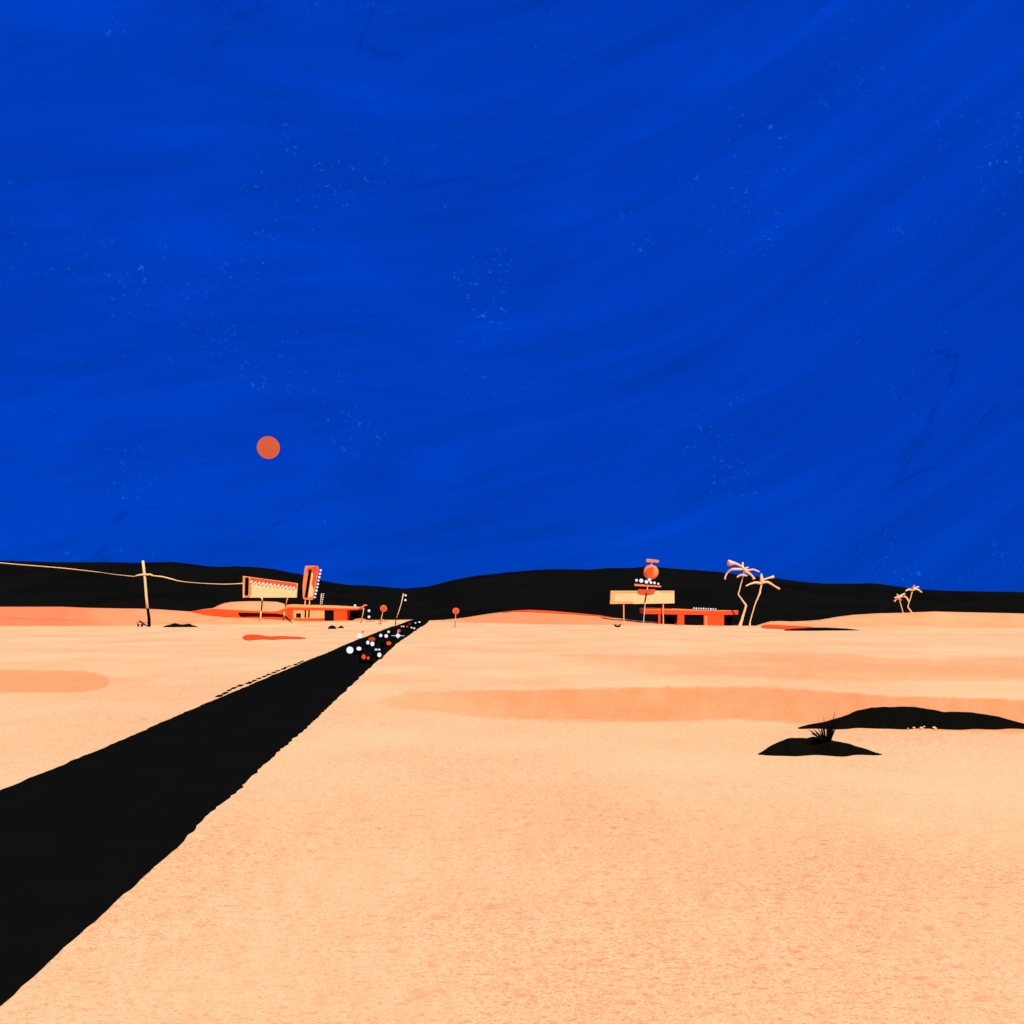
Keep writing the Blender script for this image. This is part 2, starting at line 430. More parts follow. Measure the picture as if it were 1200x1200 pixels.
for px0, px1, foot, hh, lab in ((411, 431, 728, 3.2, 'widest low salmon sand mound at the foot of the hooked lamp'), (430.5, 439.5, 729, 2.4, 'smallest low salmon sand mound between hooked lamp and round sign'), (441.5, 454, 729, 3.0, 'low salmon sand mound at the foot of the round red sign')):
    c = (px0 + px1) / 2
    mound('sand_mound', foot, px0, px1, [(px0, .2), (c - (px1 - px0) * .25, hh * .8), (c, hh), (c + (px1 - px0) * .28, hh * .7), (px1, .2)], 4, lab, 'mound', 'salmon sand mounds beside the diner', m='salmon', lump=.08)

for i, (px, py, rr) in enumerate(((1064, 853.6, .7), (1071, 852.8, 1.1), (1079.5, 853, 1.5), (1083, 851.6, .9), (1094.5, 852.6, 1.4), (1096.5, 853.6, 1.0), (1007.5, 854, .7))):
    b = at(px, py + 1); b.y -= .35; sc = b.y / F
    q = MB(); q.ball(P(px, py, b.y), rr * sc * 1.5, rr * sc, rr * sc * .85, 10, 7)
    for v in q.v: v += Vector((nz(v.x * 30, v.z * 30, 1, i), 0, nz(v.z * 30, v.x * 30, 1, i + 3))) * .02
    tag(q.build('pebble', 'cream', base=b, smooth=True), 'small pale pebble lying against the foot of the long black mound', 'pebble', 'pale pebbles at the foot of the long black mound')

# plants
def tuft(name, cx, cy, blades, label, cat='plant', lift=0.0, m='grass'):
    b = at(cx, cy) + Vector((0, 0, lift)); Y = b.y; s = Y / F
    mb = MB()
    for x0, y0, xm, ym, x1, y1, r, dy in blades:
        p0, p1, p2 = P(x0, y0, Y), P(xm, ym, Y), P(x1, y1, Y)
        p0.y += dy * .2; p1.y += dy * .6; p2.y += dy
        pts = [p0 * (1 - t) ** 2 + (p1 * 2 - (p0 + p2) * .5) * 2 * t * (1 - t) + p2 * t * t for t in [k / 6 for k in range(7)]]
        mb.tube(pts, [1.35 * r * s * (1 - .8 * (k / 6) ** 1.7) for k in range(7)], 6)
    o = mb.build(name, m, base=b, smooth=True)
    return tag(o, label, cat)
B = []
for x0, x1, y1, r in ((966, 953, 858, .9), (967, 955, 861, .8), (968, 957.5, 864, 1.1), (968.5, 961, 859, .7), (969.5, 962.7, 847, .55), (970, 965, 857, .9), (970, 967, 853, .5), (971, 968.5, 842, .5), (972, 970, 855, .9),
                      (973, 972.5, 856, 1.0), (973, 974, 850, .9), (974, 976.5, 852, 1.1), (975, 978.5, 848, .9), (975.5, 981, 850, 1.0), (976, 985.6, 837, .65), (977, 983.5, 858, .9), (976, 979, 857, 1.0), (972, 981.5, 846, .6), (969, 959, 861, .9), (974, 984.5, 842, .45), (966.5, 952, 861, .9), (967, 954, 856, .7), (968, 960, 853, .6), (976.5, 986, 853, .8), (976.5, 984.5, 847, .7), (975, 982, 842, .6), (972, 972, 847, .6), (970, 966, 850, .7)):
    yb = 869.5 + random.uniform(-.5, 1.2)
    B.append((x0, yb, (x0 * .55 + x1 * .45) + random.uniform(-.4, .4), yb * .45 + y1 * .55, x1, y1, r, random.uniform(-.35, .35)))
g = tuft('grass_tuft', 971, 886, B, 'spiky black grass tuft growing out of the low black mound')
g.location.y += .4; g.location.z += .02
tuft('dry_weed', 164, 734.5, [(162.5, 734.6, 161.5, 732.5, 160.2, 730.2, 0.88, .2), (162.5, 734.6, 162.6, 733, 163.2, 730.8, 0.8, -.2), (166.3, 734.6, 165.6, 733, 164.8, 731, 0.88, .2), (166.5, 734.6, 167.2, 732.5, 168.6, 729.6, 0.96, -.3), (166, 734.6, 166.6, 733, 167.0, 730.4, 0.64, .3)], 'two tiny forked black weeds left of the utility pole foot')
tuft('dry_shrub', 724, 735, [(721.5, 734, 720.3, 732.5, 719, 731, .6, .2), (722, 734.3, 721.6, 733, 721, 731, .55, -.2), (723, 734.6, 723.2, 733, 723, 731.6, .6, .2), (724.5, 734.6, 725, 733, 725.3, 731.6, .6, -.2), (726, 734.2, 727, 732.5, 728.3, 731, .65, .2), (722, 734.6, 724.5, 734.9, 727, 734.2, .9, 0), (726, 734.4, 726.6, 733, 726.9, 731.4, .5, .4)], 'tiny black shrub in front of the long cream billboard')

# ------------------------------------------------------------------ palms
def palm(base_px, trunk, rad, crown, fronds, label, blob=None, group='bare palms beside the motel', fat=1.35):
    b = at(*base_px); Y = b.y; s = Y / F
    t = thing('palm_tree', b, label, 'palm tree', group)
    pts = [P(x, y, Y) for x, y in trunk]; pts[0].z = b.z - .2
    fine, fr = [], []
    for i in range(len(pts) - 1):
        for k in range(5):
            u = k / 5; fine.append(pts[i].lerp(pts[i + 1], u) + Vector((.04 * math.sin(i * 5 + k * 2.1) * s * 4, 0, 0))); fr.append((rad[i] * (1 - u) + rad[i + 1] * u) * s)
    fine.append(pts[-1]); fr.append(rad[-1] * s)
    MB().tube(fine, fr, 9).build('trunk', 'palm', t, smooth=True)
    if blob:
        MB().tube([P(x, y, Y) for x, y, r in blob], [r * s for x, y, r in blob], 9).build('crown', 'palm', t, smooth=True)
    for j, f in enumerate(fronds):
        dy = ((j * 37) % 11 - 5) * .34
        n = len(f); q = []; r = []
        for i in range(n):
            p = P(f[i][0], f[i][1], Y); p.y += dy * (i / (n - 1)) ** 1.2; q.append(p); r.append(f[i][2] * s * fat)
        # smooth resample (Catmull-Rom)
        Q, R = [], []
        for i in range(n - 1):
            p0, p1, p2, p3 = q[max(i - 1, 0)], q[i], q[i + 1], q[min(i + 2, n - 1)]
            for k in range(5):
                u = k / 5
                Q.append(.5 * ((2 * p1) + (p2 - p0) * u + (2 * p0 - 5 * p1 + 4 * p2 - p3) * u * u + (3 * p1 - p0 - 3 * p2 + p3) * u ** 3))
                R.append(r[i] * (1 - u) + r[i + 1] * u)
        Q.append(q[-1]); R.append(r[-1])
        MB().tube(Q, R, 7).build('frond', 'palm', t, smooth=True)
    return t
palm((867, 733.8), [(866.6, 734), (868.5, 729), (871.5, 719), (874.3, 709.8), (873.2, 708), (865.3, 697), (865.3, 695.5), (870.4, 677), (872.6, 667)],
     [2.5, 1.7, 1.35, 1.2, 1.1, .75, .75, .5, .45], (872, 667),
     [[(872.5, 666.6, 1.0), (867, 662.8, .8), (861, 660.4, 1.2), (856, 660, 2.0), (852.8, 659.9, 2.8)],
      [(873, 667, 1.0), (863, 667, 1.1), (856.5, 667.2, 1.3), (853, 670, .9), (850.3, 674.5, .7), (849.1, 679, .8)],
      [(871, 666.5, 1.1), (870.6, 662.5, .9), (871.4, 659.2, .8)],
      [(873.5, 668, 1.2), (878, 668.2, .9), (882, 667.6, .8), (888.5, 670.3, .6)],
      [(873, 667.5, 1.5), (875, 670, 1.5), (880.5, 673.8, .9), (882.5, 676.5, 1.0), (883.8, 678.6, 1.5)],
      [(873, 667.5, .9), (875, 665.4, .7), (878.2, 664.6, .5)],
      [(863.8, 676.6, .9), (866.5, 674.6, .9), (870.4, 674, .9), (874.4, 675.2, .6)]],
     'taller bare palm with a zigzag trunk beside the motel')
palm((878.6, 733.5), [(878.6, 734), (878.8, 729), (881, 721), (885, 707.5), (890.2, 695.5), (892.4, 684)], [1.35, .75, .7, .75, 1.15, .9], (892, 680),
     [[(892.5, 683.8, 1.2), (886.5, 682.8, 1.1), (883, 683, 1.0), (877.5, 684.6, .7), (872.4, 686.9, .5)],
      [(893, 683, 1.3), (898, 682, 1.0), (902, 683.4, 1.0), (908, 687.2, .7), (913.3, 690.4, .9)],
      [(893.5, 680, .8), (897, 678.5, .7), (902, 677.2, .8), (907.6, 675.8, 1.3)]],
     'bare palm with a straight leaning trunk right of the zigzag palm', blob=[(892.2, 685, 1.0), (892.6, 682.5, 2.3), (892.7, 679, 2.3), (892.2, 675, 1.5), (892.1, 672.6, .8), (892.1, 671.9, .3)])
palm((1058.7, 718.6), [(1058.7, 719), (1056.5, 711.5), (1053.2, 700.6)], [.5, .5, .55], (1053, 699),
     [[(1053.5, 700.2, .8), (1049.5, 699.9, .6), (1046, 700.7, .45)], [(1053, 700.6, .8), (1050, 702, .6), (1047.6, 704.5, 1.0)], [(1053.5, 700.5, .7), (1056, 702, .6), (1057.2, 703.2, .7)],
      [(1053.5, 699.5, .8), (1058.5, 699.2, .7), (1061, 700.5, .6), (1062.8, 705, .5)], [(1053.5, 699, .7), (1057, 697.4, .7), (1060.6, 696.4, 1.1)], [(1053.2, 700, .8), (1053.1, 698, .6), (1053.1, 696.2, .4)]],
     'smaller of the two distant palms on the right dune, straight leaning trunk', group='small palms on the far right dune', fat=1.6)
palm((1069.2, 718.4), [(1069.4, 718.9), (1066, 714.5), (1063.8, 711.3), (1064.2, 709.5), (1069.4, 692.5)], [.85, .8, .7, .6, .5], (1069.5, 691),
     [[(1069.6, 691.5, .9), (1065.5, 690.8, .75), (1062, 691.2, .6), (1058.8, 692.6, .5)], [(1069.8, 691, .9), (1074, 690.4, .7), (1077, 692, .5), (1079.8, 694.3, .45)],
      [(1070, 690, .7), (1074, 688.2, .5), (1078, 687.6, .5)], [(1069.4, 691.5, 1.2), (1069.2, 688.5, .8), (1069, 686, .35)]],
     'taller of the two distant palms on the right dune, bent trunk', group='small palms on the far right dune', fat=1.6)

# ------------------------------------------------------------------ utility pole, wires
b = at(174.5, 734.5); Yp = b.y; s = Yp / F
t = thing('utility_pole', b, 'leaning cream utility pole with a black foot and a short crossarm', 'utility pole')
MB().tube([P(174.9, 735, Yp), P(174.6, 724, Yp), P(173, 713, Yp)], [1.9 * s, 1.8 * s, 1.6 * s], 10).build('pole_foot', 'black', t, smooth=True)
MB().tube([P(172.9, 713, Yp), P(171.4, 699, Yp), P(170, 680, Yp), P(168.8, 669, Yp), P(167.4, 657, Yp)], [1.75 * s, 1.5 * s, 1.4 * s, 1.6 * s, 1.5 * s], 10).build('pole_shaft', 'cream', t, smooth=True)
MB().tube([P(157, 675.6, Yp - .3), P(161, 674.2, Yp - .3), P(166, 673.4, Yp - .3), P(176, 673.2, Yp - .3), P(181, 675, Yp - .3)], [.4 * s, .8 * s, 1.1 * s, 1.1 * s, .6 * s], 8).build('crossarm', 'cream', t, smooth=True)
def wire(pts, rad, label):
    q = [P(x, y, Y) for x, y, Y in pts]; Q, R = [], []
    n = len(q)
    for i in range(n - 1):
        p0, p1, p2, p3 = q[max(i - 1, 0)], q[i], q[i + 1], q[min(i + 2, n - 1)]
        for k in range(6):
            u = k / 6
            Q.append(.5 * ((2 * p1) + (p2 - p0) * u + (2 * p0 - 5 * p1 + 4 * p2 - p3) * u * u + (3 * p1 - p0 - 3 * p2 + p3) * u ** 3)); R.append((rad[i] * (1 - u) + rad[i + 1] * u) * s * .85)
    Q.append(q[-1]); R.append(rad[-1] * s * .85)
    tag(MB().tube(Q, R, 6).build('power_line', 'cream', base=Q[0], smooth=True), label, 'power line', 'power lines at the utility pole')
Yw = Yp - .3
wire([(-60, 652, Yw + 6), (0, 659.5, Yw + 4), (72, 665.6, Yw + 2), (110, 669.8, Yw + 1), (120, 671.0, Yw + 1), (135, 673.2, Yw + .6), (152, 675, Yw), (157.5, 675.6, Yw)], [.6, .6, .6, .4, .22, .3, .45, .4], 'cream power line from the utility pole off to the left edge')
b2 = at(306, 728)
wire([(180.5, 674.8, Yw), (190, 675.8, Yw + .1), (200, 678.2, Yw + .3), (212, 681.2, Yw + .5), (235, 683.4, (Yw + b2.y) / 2), (260, 684.5, (Yw + b2.y) / 2 + 2), (275, 684.2, b2.y - .5), (286, 683.6, b2.y + .4)], [.8, .85, .9, .5, .35, .5, .55, .8], 'cream power line from the utility pole to the tapered billboard')

# ------------------------------------------------------------------ signs by the left diner
def strokes(parent, lst, r, Y, off, name='bulb', m='bulb', slant=(0, 0)):
    s = Y / F
    for x, y, k in lst:
        mb = MB()
        if slant == (0, 0): mb.ball(P(x, y, Y) + Vector((0, off, 0)), r * k * s, r * k * s * .8, r * k * s, 12, 8)
        else:
            a, c = P(x - slant[0], y + slant[1], Y), P(x + slant[0], y - slant[1], Y)
            a.y += off; c.y += off
            mb.tube([a, a.lerp(c, .25), a.lerp(c, .7), c], [r * .55 * k * s, r * k * s, r * .95 * k * s, r * .4 * k * s], 8)
        mb.build(name, m, parent, smooth=True)

Yb = b2.y
t = thing('billboard', b2, 'tapered cream billboard with red top band and a row of white lights, left', 'billboard')
MB().prism([(284.6, 675), (348.4, 683.6), (347.2, 700.2), (284.6, 700.3)], Yb, .9).build('panel', 'cream', t)
MB().prism([(293.5, 676.6), (347.9, 684.0), (347.6, 689.8), (344, 689.0), (320, 685.6), (297, 682.6), (293.8, 682)], Yb, .1, -.1).build('top_band', 'red', t)
MB().prism([(285, 675.5), (293.4, 676.6), (294.6, 680), (294.4, 696), (293, 699.2), (289.5, 700), (286.8, 699.2), (286, 696), (285.6, 684)], Yb, .14, -.14).build('end_strip', 'salmon', t)
MB().prism([(287.6, 677.5), (288.4, 676.7), (291.2, 677), (291.8, 678.5), (291.2, 696.6), (290.3, 697.8), (287.9, 697.6), (287, 696.5)], Yb, .1, -.24).build('dark_slot', 'black', t)
strokes(t, [(295.2 + i * 4.5, 681.7 + i * .63, random.uniform(.8, 1.15)) for i in range(12)], .95, Yb, -.3, slant=(1.1, 1.2))
def leg(parent, segs, Y, off=.2):
    """leg made of a painted shaft; a second colour is a sub-part"""
    sc = Y / F; first = None
    for m, pts, rr in segs:
        o = MB().tube([P(x, y, Y) + Vector((0, off, 0)) for x, y in pts], [r * sc for r in rr], 8).build('leg' if first is None else 'leg_band', m, parent if first is None else first, smooth=True)
        if first is None: first = o
    return first
leg(t, [('cream', [(305.8, 716), (305.2, 722), (304.6, 728.6)], [.75, .9, 1.6]), ('black', [(307, 704.4), (306.6, 711), (305.9, 716)], [.85, .85, .8]), ('cream', [(306, 700), (307, 702), (307.1, 704.5)], [1.5, .8, .7])], Yb)
leg(t, [('cream', [(333.2, 717), (332.6, 723.5)], [.55, .75]), ('black', [(334.7, 708.4), (334.2, 712)], [.6, .6]), ('salmon', [(337, 700), (336, 703.5), (334.8, 708.5)], [.65, .7, .8])], Yb)

# ------------------------------------------------------------------ left diner
bd = at(375, 727.3); Yd = bd.y; DEP = 9.0
t = thing('roadside_diner', bd, 'low orange flat roofed diner left of the road', 'building')
zb = lambda px: HZ + (H - terr((px - 600) * Yd / F, Yd)) * F / Yd + 3.0     # ground line under the walls
MB().prism([(331, 714), (343.4, 714), (343.4, zb(343)), (331, zb(331))], Yd, DEP * .8, .02).build('end_wall', 'red', t)
w = MB().prism([(343.4, 714), (380, 714), (380, 724.4), (343.4, 725.0)], Yd, DEP * .8, .04).build('front_wall', 'peach', t)
MB().prism([(343.4, 725.05), (380, 724.45), (380, zb(380)), (343.4, zb(343.4))], Yd, DEP * .8, .0).build('plinth', 'red', t)
MB().prism([(391.2, 714), (406, 714), (406, zb(406)), (391.2, zb(391))], Yd, DEP * .8, .02).build('side_wall', 'red', t)
MB().prism([(380, 714), (391.2, 714), (391.2, zb(391)), (380, zb(380))], Yd, DEP * .6, .5).build('doorway', 'glass', t)
win = MB().prism([(346.2, 718.0), (353.4, 718.0), (353.4, 724.4), (346.2, 724.4)], Yd, .12, -.03).build('window_frame', 'cream', t)
MB().prism([(346.9, 718.6), (352.8, 718.6), (352.8, 723.9), (346.9, 723.9)], Yd, .1, -.07).build('pane', 'glass', win)
for x0 in (356.8, 361.0):
    MB().prism([(x0 + .3, 714.6), (x0 + 2, 714.6), (x0 + 1.9, 723.9), (x0, 723.9)], Yd, .2, -.02).build('window', 'glass', t)
MB().tube([P(373.3, 714.5, Yd) + Vector((0, -.02, 0)), P(373, 724.8, Yd) + Vector((0, -.02, 0))], .35 * Yd / F, 6).build('downpipe', 'pale', t)
rf = MB().prism([(336, 708.9), (342, 708.2), (365, 709), (390, 709.7), (408, 710.8), (420.2, 711.2), (420.2, 713.0), (400, 712.9), (375, 712.2), (340, 711.6), (333, 711.4)], Yd, DEP, -.17).build('roof', 'peach', t)
MB().prism([(333, 711.45), (340, 711.65), (375, 712.25), (400, 712.95), (420.2, 713.05), (419.5, 714.8), (390, 715.0), (340, 714.2), (331.5, 714.4)], Yd, DEP - .1, -.12).build('fascia', 'red', rf)
MB().prism([(406.05, 715.2), (418, 715.0), (418, zb(412)), (406.05, zb(408))], Yd, .3, DEP * .7).build('dark_backing', 'black', t)  # black panel keeps the open space under the canopy dark
rl = P(415.4, 709.6, Yd) + Vector((0, 1, 0))
l = thing('roof_lamp', P(415.4, 711, Yd) + Vector((0, 1, 0)), 'single round white lamp standing on the end of the diner roof', 'lamp')
MB().ball(rl, 1.4 * Yd / F).build('globe', 'bulb', l, smooth=True)
MB().tube([rl, P(415.4, 711.2, Yd) + Vector((0, 1, 0))], .4 * Yd / F, 6).build('stem', 'pale', l)

# vertical pylon on the roof
Yv = Yd + 1.4
t = thing('neon_pylon', P(360, 709, Yv), 'tall slanted orange sign pylon with a column of white bulbs on the diner roof', 'sign')
MB().prism([(357.5, 663.4), (360, 662.9), (371, 662.9), (373.2, 664.8), (373, 668), (371, 679), (369, 690), (367.3, 699), (366.7, 702.4), (364, 703), (356, 702.3), (354.8, 700), (354.5, 687), (355.8, 675)], Yv, .9).build('panel', 'salmon', t)
MB().prism([(360, 667.6), (361, 665.6), (365.4, 664.8), (369.5, 663.4), (372.2, 663.6), (372.9, 665.2), (372.6, 668.5), (370.3, 679.8), (368.2, 688.5), (367.3, 690.4), (366.4, 687), (365.2, 683.5), (366.2, 677), (366.4, 671), (364, 668), (360.6, 671.2)], Yv, .12, -.12).build('red_face', 'red', t)
MB().prism([(365.4, 671.3), (366.9, 671), (366.8, 676), (365.1, 684), (366.8, 688.5), (367.3, 691), (366.8, 697), (365.6, 699.6), (361.4, 700.2), (361.8, 695)], Yv, .1, -.16).build('cream_face', 'cream', t)
MB().prism([(362.2, 667.2), (365.4, 667.6), (360.6, 699.9), (357.2, 699.6)], Yv, .1, -.28).build('dark_slot', 'black', t)
strokes(t, [(375.8, 668.3, 1.1), (374.9, 672.3, 1.15), (374, 676.3, 1.2), (373.1, 680.3, 1.0), (372.4, 684.4, 1.15), (371.5, 688.2, 1.1), (370.7, 692.1, 1.2), (369.8, 695.9, 1.1), (369, 699.8, .9)], 1.22, Yv, .1)
MB().tube([P(375.2, 667, Yv) + Vector((0, .7, 0)), P(368.6, 701.5, Yv) + Vector((0, .7, 0)), P(366, 701.8, Yv) + Vector((0, .7, 0))], .3 * Yv / F, 6).build('bulb_rail', 'black', t)
for x in (357.3, 362.4):
    MB().tube([P(x + .2, 702, Yv) + Vector((0, .4, 0)), P(x - .3, 710, Yv) + Vector((0, .4, 0))], [.75 * Yv / F, .6 * Yv / F], 8).build('leg', 'cream', t)
MB().prism([(361.8, 704.2), (362, 704), (362.2, 709), (361.6, 709)], Yv, .1, .3)

# small lettered pole
Yq = Yd + 2.2
t = thing('sign_pole', P(375.2, 709.5, Yq), 'thin cream pole with a strip of tiny white marks on the diner roof', 'sign')
MB().tube([P(376.9, 695.4, Yq), P(376.1, 702, Yq), P(375.3, 710.2, Yq)], [.5 * Yq / F] * 3, 7).build('pole', 'cream', t, smooth=True)
MB().tube([P(378.6, 695.5, Yq) + Vector((0, .2, 0)), P(377, 708, Yq) + Vector((0, .2, 0))], .35 * Yq / F, 6).build('backing', 'black', t)
strokes(t, [(379.2 - i * .36, 696 + i * 2.2, 1) for i in range(6)], .55, Yq, -.1, slant=(.75, .2))

# hooked lamp
b = at(423, 730.3); Y = b.y; s = Y / F
t = thing('hooked_lamp', b, 'thin post with an orange hooked head and two hanging white bulbs', 'street lamp')
MB().tube([P(422.4, 731.5, Y), P(423.4, 727.5, Y)], .45 * s, 7).build('post_foot', 'black', t)
MB().tube([P(423.4, 727.5, Y), P(425.4, 719, Y), P(426.4, 712.4, Y)], .45 * s, 7).build('post', 'cream', t, smooth=True)
MB().tube([P(424, 713.3, Y), P(424.8, 711.4, Y), P(426.6, 709.8, Y), P(428.6, 709, Y), P(430.4, 709.4, Y)], [1.4 * s, 1.3 * s, 1.0 * s, .8 * s, .5 * s], 8).build('hooked_head', 'salmon', t, smooth=True)
MB().tube([P(430.3, 709.4, Y), P(432.2, 711.6, Y), P(432.4, 716, Y), P(432.5, 722, Y)], .14 * s, 5).build('cable', 'black', t)
for y in (715.6, 722.9): MB().ball(P(432.45, y, Y) + Vector((0, -.1, 0)), 1.55 * s).build('bulb', 'bulb', t, smooth=True)

# round signs
for (foot, kink, top, c, r, col, lab) in (((445.3, 731.8), (446.6, 726), (448.9, 716), (449.6, 713), 3.9, 'cream', 'round red sign on a thin leaning pole left of the road'),
                                          ((533, 735.6), (533.5, 728), (534.3, 718), (534.3, 716), 3.8, 'peach', 'round red sign on a thin pole right of the road')):
    b = at(*foot); Y = b.y; s = Y / F
    t = thing('round_sign', b, lab, 'road sign', 'round red signs by the road')
    MB().tube([P(foot[0], foot[1] + .5, Y), P(*kink, Y)], .36 * s, 7).build('pole_foot', 'black', t)
    MB().tube([P(*kink, Y), P(*top, Y)], .42 * s, 7).build('pole', col, t)
    rim, face = MB(), MB()
    rim.prism([(c[0] + r * math.cos(a * math.pi / 16), c[1] + r * math.sin(a * math.pi / 16)) for a in range(32)], Y, .3, -.2)
    face.prism([(c[0] + r * .82 * math.cos(a * math.pi / 16), c[1] + r * .82 * math.sin(a * math.pi / 16)) for a in range(32)], Y, .06, -.26)
    rim.build('rim', 'salmon', t); face.build('face', 'signred', t)

# slanted pole with two white lamps
b = at(463, 732.6); Y = b.y; s = Y / F
t = thing('lamp_pole', b, 'thin bowed cream pole with two white lamps at its top beside the road', 'street lamp')
MB().tube([P(462.8, 733, Y), P(463.6, 728.8, Y), P(464.6, 724.5, Y)], [.55 * s, .55 * s, .5 * s], 7).build('pole_foot', 'black', t)
MB().tube([P(464.6, 724.5, Y), P(467.6, 716, Y), P(470.4, 706.5, Y), P(472.8, 695.4, Y)], [.6 * s, .6 * s, .55 * s, .55 * s], 7).build('pole', 'cream', t, smooth=True)
for x, y, x0 in ((475.4, 697.6, 472.5), (475.1, 703.2, 471.4)):
    MB().tube([P(x0, y, Y), P(x, y, Y)], .2 * s, 5).build('bracket', 'black', t)
    MB().ball(P(x, y, Y) + Vector((0, -.1, 0)), 1.35 * s, None, 1.2 * s).build('lamp', 'bulb', t, smooth=True)

# ------------------------------------------------------------------ right billboard
b = at(754, 730.4); Yb = b.y - .6
b = Vector(((753 - 600) * Yb / F, Yb, terr((753 - 600) * Yb / F, Yb)))
t = thing('billboard', b, 'long blank cream billboard with a salmon edge on two thin legs, right', 'billboard')
MB().prism([(715.6, 692.3), (790.2, 692.2), (790.4, 707.0), (714.9, 708.0)], Yb, .8).build('panel', 'cream', t)
MB().prism([(715.9, 692.6), (748, 692.5), (748, 694.4), (724, 694.8), (720.4, 695), (720.2, 704.6), (742.5, 704.4), (742, 707.2), (715.3, 707.6)], Yb, .1, -.1).build('edge_trim', 'peach', t)
MB().prism([(772, 692.5), (789.8, 692.4), (789.8, 694.0), (775, 693.8)], Yb, .08, -.08).build('corner_trim', 'peach', t)
gz = lambda x: HZ + (H - terr((x - 600) * Yb / F, Yb)) * F / Yb
for x, yg in ((731, 0), (777.3, 0)):
    MB().tube([P(x, 707, Yb) + Vector((0, .4, 0)), P(x, 709, Yb) + Vector((0, .4, 0)), P(x + .2, gz(x) + .5, Yb) + Vector((0, .4, 0))], [1.3 * Yb / F, .75 * Yb / F, .8 * Yb / F], 8).build('leg', 'peach', t)

# globe sign in front of it
Yg = Yb - .42; s = Yg / F
gx = (754 - 600) * s
gb = Vector((gx, Yg, terr(gx, Yg)))
t = thing('globe_sign', gb, 'stacked neon sign with an orange globe and white bulbs above the long billboard', 'sign')
gzz = HZ + (H - gb.z) / s
MB().tube([P(753.9, gzz + .5, Yg), P(755.2, 716, Yg), P(756, 706, Yg)], .55 * s, 7).build('pole', 'pale', t)
MB().tube([P(756, 706, Yg), P(756.6, 702, Yg), P(757.5, 697.5, Yg), P(757.9, 694, Yg)], [.45 * s, .7 * s, .65 * s, .5 * s], 7).build('pole_band', 'black', t)
MB().prism([(747.6, 691.5), (749, 690.4), (757, 691), (766.5, 690.2), (768.2, 691.6), (767.6, 693.4), (764, 694.8), (757, 695.3), (751, 694.6), (748.2, 693.2)], Yg, .3, -.06).build('lozenge', 'red', t)
MB().tube([P(758.7, 691, Yg) + Vector((0, .3, 0)), P(759, 686.5, Yg) + Vector((0, .3, 0))], .7 * s, 7).build('stem', 'pale', t)
MB().prism([(743.8, 684.0), (757, 685.2), (774.9, 686.4), (774.6, 688.2), (757, 687.2), (743.6, 686.6)], Yg, .7).build('bar', 'salmon', t)
MB().tube([P(762.4, 686, Yg) + Vector((0, .5, 0)), P(763, 676, Yg) + Vector((0, .5, 0))], .5 * s, 7).build('stem', 'black', t)
MB().ball(P(763.1, 670.4, Yg) + Vector((0, .4, 0)), 9 * s, 5 * s, 8.6 * s, 28, 18).build('globe', 'salmon', t, smooth=True)
MB().prism([(758.5, 666.5), (761, 665.2), (764.6, 664.8), (765.7, 666.5), (764.6, 671), (764.2, 674), (761.8, 676.3), (759.6, 676.2), (757, 673.5), (756.4, 670)], Yg, .5, .4 - 5 * s - .12).build('red_spot', 'red', t)
for x, y, r in ((745.9, 680, 1.6), (751.4, 680.5, 2.4), (757.5, 681.8, 2.1), (761, 679.5, 1.9), (762.8, 682.6, 1.6), (766.9, 683.1, 1.6), (771.4, 684.2, 1.25)):
    q = MB().ball(P(x, y, Yg) + Vector((0, -.15, 0)), r * s).build('bulb', 'bulb', t, smooth=True)
    MB().tube([P(x, y, Yg) + Vector((0, .1, 0)), P(x, interp([(743, 684), (757, 685.2), (775, 686.4)], x) + .5, Yg) + Vector((0, .1, 0))], .2 * s, 5).build('bulb_stem', 'black', q)
MB().tube([P(763.6, 663, Yg) + Vector((0, .4, 0)), P(764, 657.5, Yg) + Vector((0, .4, 0))], .65 * s, 7).build('stem', 'pale', t)
MB().prism([(757.5, 655.2), (758.6, 654.8), (771.4, 656.2), (772.2, 657.2), (772, 658.6), (771, 659.2), (758.4, 658.6), (757.2, 657.8)], Yg, .8).build('top_bar', 'salmon', t)

# ------------------------------------------------------------------ right motel
bm = at(815, 732.4); Ym = bm.y; s = Ym / F
Ym = bm.y = Yb + 1.35; bm.x = (815 - 600) * Ym / F; bm.z = terr(bm.x, Ym)
t = thing('roadside_motel', bm, 'low red flat roofed motel with an open carport, right of the road', 'building')
zm = lambda px: HZ + (H - terr((px - 600) * Ym / F, Ym)) * F / Ym + 2.0
DEP = 9.0
rf = MB().prism([(754.3, 714.8), (795, 715.4), (830, 716.4), (865, 716.2), (865, 720.2), (848, 720.6), (800, 720.2), (754.3, 719.4)], Ym, DEP, -.05).build('roof', 'red', t)
MB().prism([(754.3, 712.7), (770, 712.4), (800, 713.6), (830, 714.9), (865, 715.4), (865, 716.15), (830, 716.35), (795, 715.35), (754.3, 714.75)], Ym, DEP + .1, -.12).build('roof_trim', 'salmon', rf)
MB().prism([(771.6, 719), (774.2, 719), (773.8, zm(773)), (771.8, zm(772))], Ym, .6, .02).build('post', 'red', t)
MB().prism([(794.6, 719), (801.9, 719), (801.7, zm(801)), (793.4, zm(794))], Ym, 1.0, .02).build('pier', 'red', t)
MB().prism([(824.8, 719), (848.6, 719), (848.4, zm(848)), (824.8, zm(825))], Ym, DEP * .8, .04).build('front_wall', 'red', t)
MB().prism([(825.8, 721.5), (829, 721.5), (829, zm(829) - .4), (825.8, zm(826) - .4)], Ym, .12, -.04).build('door_jamb', 'salmon', t)
MB().prism([(801.9, 720), (824.75, 720), (824.75, zm(824)), (801.7, zm(802))], Ym, DEP * .6, .6).build('shop_window', 'glass', t)
